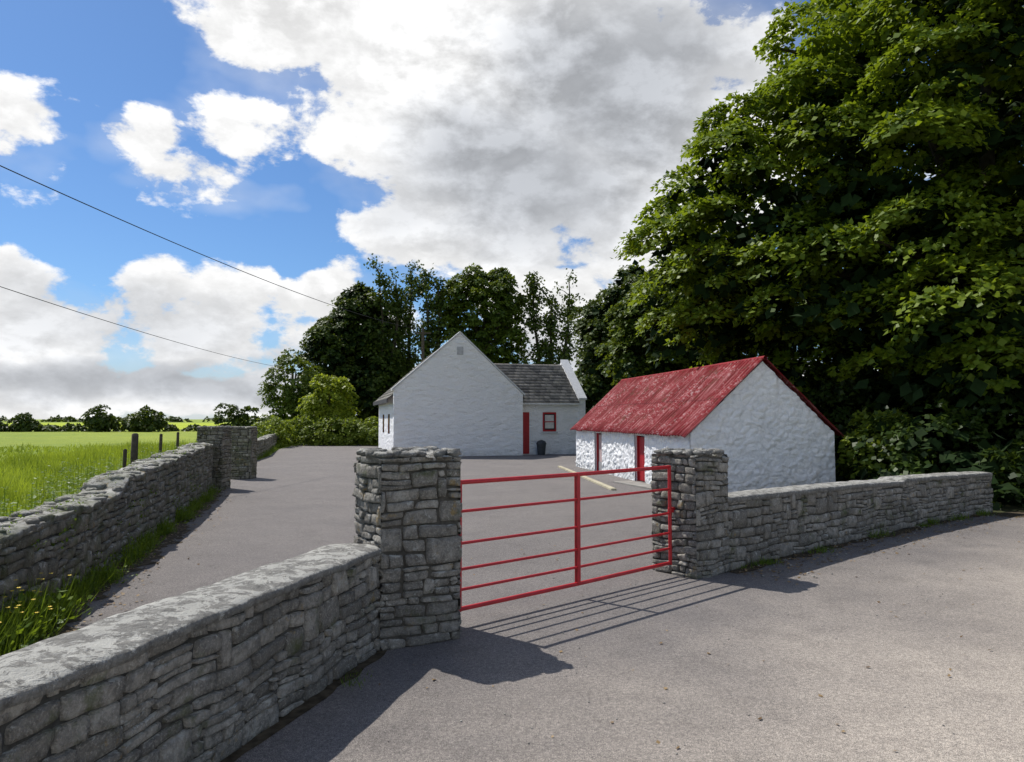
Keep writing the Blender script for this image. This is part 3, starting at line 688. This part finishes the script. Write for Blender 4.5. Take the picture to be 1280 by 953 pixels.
# ------------------------------------------------------------ GRASS, WEEDS
def blades(name,P,h,material,w=.012,lean=.35,parent=None):
    n=len(P); a=Acc(); T=np.c_[NR.normal(size=(n,2))*lean,np.ones(n)]; N=np.c_[NR.normal(size=(n,2)),np.full(n,.2)]
    hh=np.array([.75+.9*max(-.4,noise.noise(Vector((p[0]*.7,p[1]*.7,2)))) for p in P])
    rr=np.clip(NR.random(n)*.6+np.array([.2+.8*noise.noise(Vector((p[0]*.5,p[1]*.5,9))) for p in P]),0,1)
    L=h*hh*NR.uniform(.5,1.3,n); leaves(a,P,T,nrm(N),L,np.full(n,w)*NR.uniform(.7,1.6,n),fold=.1,rnd=rr); return a.build(name,material,parent)
def behind(n,wmax,hpow=1.6):
    out=[]; pp=Path(drive_pts+far_pts)
    for _ in range(n):
        q=R.uniform(0,1)*pp.L; d=-.5-(R.random()**hpow)*wmax; x,y,z=pp(q,0,d); out.append((x,y,0))
    return np.array(out)
blades('tall_grass',behind(54000,9),.52,M_BLADE,.018)
blades('meadow_tufts',behind(40000,42,1.1),.26,M_BLADE,.045)
b_=behind(3000,2.6); a=Acc()
for (x,y,z) in b_:
    if noise.noise(Vector((x*.6,y*.6,4)))<-.05: continue
    h=R.uniform(.5,1.05); m=18; zz=NR.random(m)*h; th=NR.random(m)*6.28; pp=np.c_[np.full(m,x),np.full(m,y),zz]
    leaves(a,pp,np.c_[np.cos(th),np.sin(th),NR.uniform(-.3,.4,m)],nrm(np.c_[NR.normal(size=(m,2))*.3,np.ones(m)]),.12*(1.2-zz/h*.7),.05*(1.2-zz/h*.6))
    a.add([(x-.004,y,0),(x+.004,y,0),(x+.003,y,h),(x-.003,y,h)],[(0,1,2,3)])
a.build('nettle_patch',M_WEED)
def weeds(name,path,qs,off,n,size,mat_=M_WEED,spread=.09):
    a=Acc()
    for _ in range(n):
        q=R.choice(qs)+R.gauss(0,.22); x,y,_z=path(min(max(q,0),path.L),0,off+abs(R.gauss(0,spread))); m=46; s=size*R.uniform(.4,1.25)
        th=NR.random(m)*6.28; el=NR.uniform(.2,1.4,m); T=np.c_[np.cos(th)*np.cos(el),np.sin(th)*np.cos(el),np.sin(el)]
        rr=NR.random(m)[:,None]; pos=np.array([x,y,.0])+T*s*rr*.85; N=np.c_[NR.normal(size=(m,2))*.5,np.ones(m)]
        leaves(a,pos,T+NR.normal(size=(m,3))*.5,nrm(N),s*.15*NR.uniform(.6,1.4,m),s*.08*NR.uniform(.7,1.4,m))
        tt=NR.normal(size=(26,3))*[.4,.4,.1]+[0,0,1.]; leaves(a,np.tile([x,y,0.],(26,1))+NR.normal(size=(26,3))*[.06,.06,0],tt,nrm(NR.normal(size=(26,3))),s*NR.uniform(.6,1.3,26),np.full(26,.007))
    a.build(name,mat_)
weeds('wall_weeds',pd,[1.8,2.2,2.6,3.0,3.3,3.6,4.0,4.4,4.8,5.2,5.5],.03,230,.40,spread=.15)
weeds('wall_weeds',pd,[6.2,6.6,7.0,7.4,8.5,9.6,11,12.5,14,15.5,17],.03,110,.26)
weeds('wall_weeds',Path(far_pts),list(np.arange(1,28,1.4)),.05,80,.3)
weeds('wall_weeds',Path(near_pts),[3.2,5.2,6.6],.02,8,.07)
weeds('wall_weeds',pr_,[.8,2.2,4.1,6,7.2,8.2],.02,34,.13)
# small plants rooted in the joints and on top of the driveway wall
a=Acc()
for _ in range(110):
    q=R.choice([R.uniform(2,6.5),R.uniform(2,18)]); 
    if R.random()<.5: z=R.uniform(.15,.8); d=.02
    else: z=hd(q)+.01; d=-R.uniform(.02,.38)
    c=np.array(pd(q,z,d)); m=24; s=R.uniform(.03,.09)
    pp=c+NR.normal(size=(m,3))*s*.6; leaves(a,pp,NR.normal(size=(m,3))+[0,0,.4],nrm(NR.normal(size=(m,3))+[0,0,1.]),s*.5*NR.uniform(.5,1.3,m),s*.3*NR.uniform(.5,1.3,m))
a.build('wall_plants',M_WEED)
a=Acc()
for _ in range(90):
    q=R.uniform(2.0,5.6); x,y,z=pd(q,R.uniform(.2,.5),R.uniform(.04,.35)); m=7; th=np.arange(m)/m*6.28; T=np.c_[np.cos(th),np.sin(th),np.full(m,.2)]; leaves(a,np.tile([x,y,z],(m,1)),T,np.tile([0,0,1.],(m,1)),np.full(m,.020),np.full(m,.014))
a.build('ragwort_flowers',M_FLOWER)
def litter(n,sampler,size):
    a=Acc(); P=np.array([sampler() for _ in range(n)]); th=NR.random(n)*6.28; T=np.c_[np.cos(th),np.sin(th),NR.normal(size=n)*.15]; leaves(a,np.c_[P,np.full(n,.016)],T,nrm(np.c_[NR.normal(size=(n,2))*.25,np.ones(n)]),size*NR.uniform(.4,1.3,n),size*NR.uniform(.3,.9,n)); return a
litter(320,lambda:(R.uniform(-1.5,9),R.uniform(1.5,11)),.038).build('fallen_leaves',M_DRY)
def nearwall():
    q=R.uniform(0,pd.L); x,y,_=pd(q,0,.05+abs(R.gauss(0,.28))); return (x,y)
litter(1300,nearwall,.05).build('fallen_leaves',M_DRY)
def rw():
    q=R.uniform(0,pr_.L); x,y,_=pr_(q,0,.05+abs(R.gauss(0,.35))); return (x,y)
litter(900,rw,.05).build('fallen_leaves',M_DRY)
a=Acc()
for _ in range(420):
    x,y=(R.uniform(-1.2,8),R.uniform(1.8,12)); r=R.uniform(.003,.008); blobstone(a,(x,y,.008),r,r,r*.7,5,3)
for _ in range(300):
    x,y=R.choice([nearwall,rw])(); r=R.uniform(.006,.02); blobstone(a,(x,y,.01),r,r,r*.7,5,3)
a.build('road_grit',M_COPE)

# ------------------------------------------------------------ fence posts, wires, poles
M_WOOD=simple('weathered_post',(.09,.075,.06),.95,.1,.3,9,bump=.6)
for (x,y,h,r) in ((-9.05,17.3,1.50,.085),(-9.6,17.9,1.1,.05),(-12.9,26.5,1.3,.06),(-13.9,30,1.3,.06),(-15,35,1.25,.06),(-11.3,21.5,1.2,.05)):
    fp=empty('fence_post'); a=Acc(); a.tube([(x,y,0),(x+.01,y,h*.6),(x+.02,y,h-.02),(x+.02,y,h+.01)],[r,r*.95,r*.9,r*.5],9); a.build('post',M_WOOD,fp,True)
M_WIRE=simple('black_cable',(.015,.015,.017),.6)
def wire(name,p,q,sag,r):
    p=Vector(p);q=Vector(q); pts=[]
    for i in range(41):
        t=i/40; v=p.lerp(q,t); v.z-=sag*4*t*(1-t); pts.append(v)
    e=empty(name); a=Acc(); a.tube(pts,r,6); a.build('cable',M_WIRE,e,True)
wire('overhead_cable',(-13.9,-3,8.6),(-6.6,53,8.4),1.15,.013)
wire('overhead_cable',(-14.0,4,6.5),(-19.6,64,6.3),.65,.012)
def pole(x,y,h):
    e=empty('utility_pole'); a=Acc(); a.tube([(x,y,0),(x,y,h*.5),(x,y,h)],[.14,.12,.10],10); a.build('pole',M_WOOD,e,True)
    lbox('crossarm',Fr((x,y),(1,0),(0,1)),-.6,.6,-.16,-.1,h-.45,h-.35,M_WOOD,e)
pole(-6.6,53.15,8.6); pole(-13.9,-3.2,8.8); pole(-19.6,64.2,6.6)

# ------------------------------------------------------------ LIGHT, SKY
az,elv=-50.7,53.5
sv=Vector((math.sin(math.radians(az))*math.cos(math.radians(elv)),math.cos(math.radians(az))*math.cos(math.radians(elv)),math.sin(math.radians(elv))))
sl=bpy.data.lights.new('sun','SUN'); sl.energy=5.0; sl.angle=math.radians(.5); sl.color=(1,.955,.89)
so=bpy.data.objects.new('sun',sl); COL.objects.link(so); so.rotation_euler=sv.to_track_quat('Z','Y').to_euler(); so.location=(-20,15,30)
w=bpy.data.worlds.new('World'); sc.world=w; w.use_nodes=True; nb=NB(w.node_tree); bg=nb.nodes['Background']
try: w.cycles.sampling_method='NONE'
except Exception as ex: print('world sampling',ex)
sky=nb.new('ShaderNodeTexSky',sky_type='NISHITA'); sky.sun_disc=False; sky.sun_elevation=math.radians(elv); sky.sun_rotation=math.radians(az)
sky.air_density=1.0; sky.dust_density=.4; sky.ozone_density=2.5
D=nb.new('ShaderNodeTexCoord').outputs['Generated']; sx=nb.new('ShaderNodeSeparateXYZ'); nb.put(sx.inputs[0],D); X,Y,Z=sx.outputs
P2=nb.vm('MULTIPLY',D,(1,1,1.7))
wc=nb.new('ShaderNodeSeparateXYZ'); nb.put(wc.inputs[0],nb.noise(P2,5,4,.55,0,True))
AZ=nb.m('ADD',nb.m('MULTIPLY',nb.m('ARCTAN2',X,Y),180/math.pi),nb.m('MULTIPLY',nb.m('SUBTRACT',wc.outputs[0],.5),10))
EL0=nb.m('MULTIPLY',nb.m('ARCSINE',Z),180/math.pi)
EL=nb.m('ADD',EL0,nb.m('MULTIPLY',nb.m('SUBTRACT',wc.outputs[1],.5),6.0))
def ell(list_):
    cur=None
    for (a0,e0,ra,re,k) in list_:
        dx=nb.m('MULTIPLY_ADD',AZ,1/ra,-a0/ra); dy=nb.m('MULTIPLY_ADD',EL,1/re,-e0/re)
        r2=nb.m('MULTIPLY_ADD',dx,dx,nb.m('MULTIPLY',dy,dy)); v=nb.m('MULTIPLY_ADD',r2,-k,k)
        cur=v if cur is None else nb.m('MAXIMUM',cur,v)
    return nb.m('MAXIMUM',cur,-1.2)
bias=ell([(-1.5,25.2,16.5,10.5,1.7),(-17.5,28,9.5,4.2,1.1),(-1.3,16.5,12.5,6.4,1.5),(12,21,12,10.5,1.6),(-10,34,20,6,1.2),
 (-28.6,18.6,2.8,1.9,.6),(-24.6,16.6,5.4,1.8,.65),(-20.5,21.8,2.6,1.4,.1),(-36,17,3.6,1.7,.15),
 (-34.5,5.8,6.0,4.0,1),(-24,7.0,7.0,4.6,1),(-13.5,7.4,6,3.6,.9),(-20,2.2,60,2.4,1),(5,8.5,7,5,1.1),
 (62,24,28,14,1),(-72,22,18,9,.9),(178,28,60,22,1),(-120,30,35,14,.9),(20,60,40,12,.8)])
sh=Vector((sv.x,sv.y,sv.z*1.7))*.028
n1=nb.noise(P2,7.5,9,.60,.1)
n1s=nb.noise(nb.vm('ADD',P2,tuple(sh)),7.5,7,.60,.1)
nl=nb.noise(P2,3.0,3,.5)
dens=nb.m('ADD',nb.m('MULTIPLY',bias,.42),nb.m('MULTIPLY',nb.m('SUBTRACT',n1,.5),2.0))
alpha=nb.mr(dens,-.03,.17,smooth=True)
wisp=nb.m('MULTIPLY',nb.mr(nb.m('ADD',nb.m('MULTIPLY',bias,.3),nb.m('MULTIPLY',nb.m('SUBTRACT',wc.outputs[2],.45),1.6)),.05,.55),.38)
alpha=nb.m('MAXIMUM',alpha,wisp)
grey=ell([(1.5,19.0,13,7.5,.95),(9,25,12,9,1.0),(-9,16,5,3.0,.3),(-26,2.9,18,1.9,.8),(-14,4.6,7,1.7,.7),(-30,7,10,2.6,.3),(5,5,10,3,.6)])
gr=nb.m('ADD',grey,nb.m('ADD',nb.m('MULTIPLY',nb.m('SUBTRACT',n1,.5),.40),nb.m('MULTIPLY',nb.m('SUBTRACT',nl,.5),.7)))
gr=nb.mr(gr,-.35,1.1,0,1,smooth=True)
emb=nb.mr(nb.m('SUBTRACT',n1s,n1),-.095,.095,-1,1)
thick=nb.mr(dens,.1,.75,smooth=True)
lum=nb.m('SUBTRACT',nb.m('SUBTRACT',.99,nb.m('MULTIPLY',gr,.46)),nb.m('MULTIPLY',nb.m('MULTIPLY',nb.m('ADD',emb,.20),nb.mr(gr,0,1,.24,.13)),nb.m('ADD',.45,nb.m('MULTIPLY',thick,.55))))
cc=nb.mix(gr,(1.0,1.0,1.0),(.91,.95,1.02))
SB=.10
cs=nb.vm('SCALE',cc); nb.put(cs.node.inputs['Scale'],nb.m('MULTIPLY',lum,1.0/SB))
skyc=nb.mix(1.0,sky.outputs[0],(.62,.86,1.12),'MULTIPLY')
haze=nb.mr(EL0,7,0,0,.55,smooth=True)
skyc=nb.mix(haze,skyc,[x*.75/SB for x in (.86,.93,1.0)])
fin=nb.mix(alpha,skyc,cs)
low=nb.mr(EL0,.0,-2,0,1)
fin=nb.mix(low,fin,[x/SB for x in (.12,.14,.08)])
nb.put(bg.inputs[0],fin); bg.inputs[1].default_value=SB

# ------------------------------------------------------------ CAMERA
cd=bpy.data.cameras.new('camera'); cd.sensor_width=36; cd.lens=900/1280*36; cd.clip_end=9000; cd.clip_start=.05
co=bpy.data.objects.new('camera',cd); COL.objects.link(co); co.location=(0,0,1.85); co.rotation_euler=(math.radians(93.02),0,0)
sc.camera=co
sc.view_settings.view_transform='Standard'; sc.view_settings.look='None'; sc.view_settings.exposure=0
print('verts',sum(len(m.vertices) for m in bpy.data.meshes))
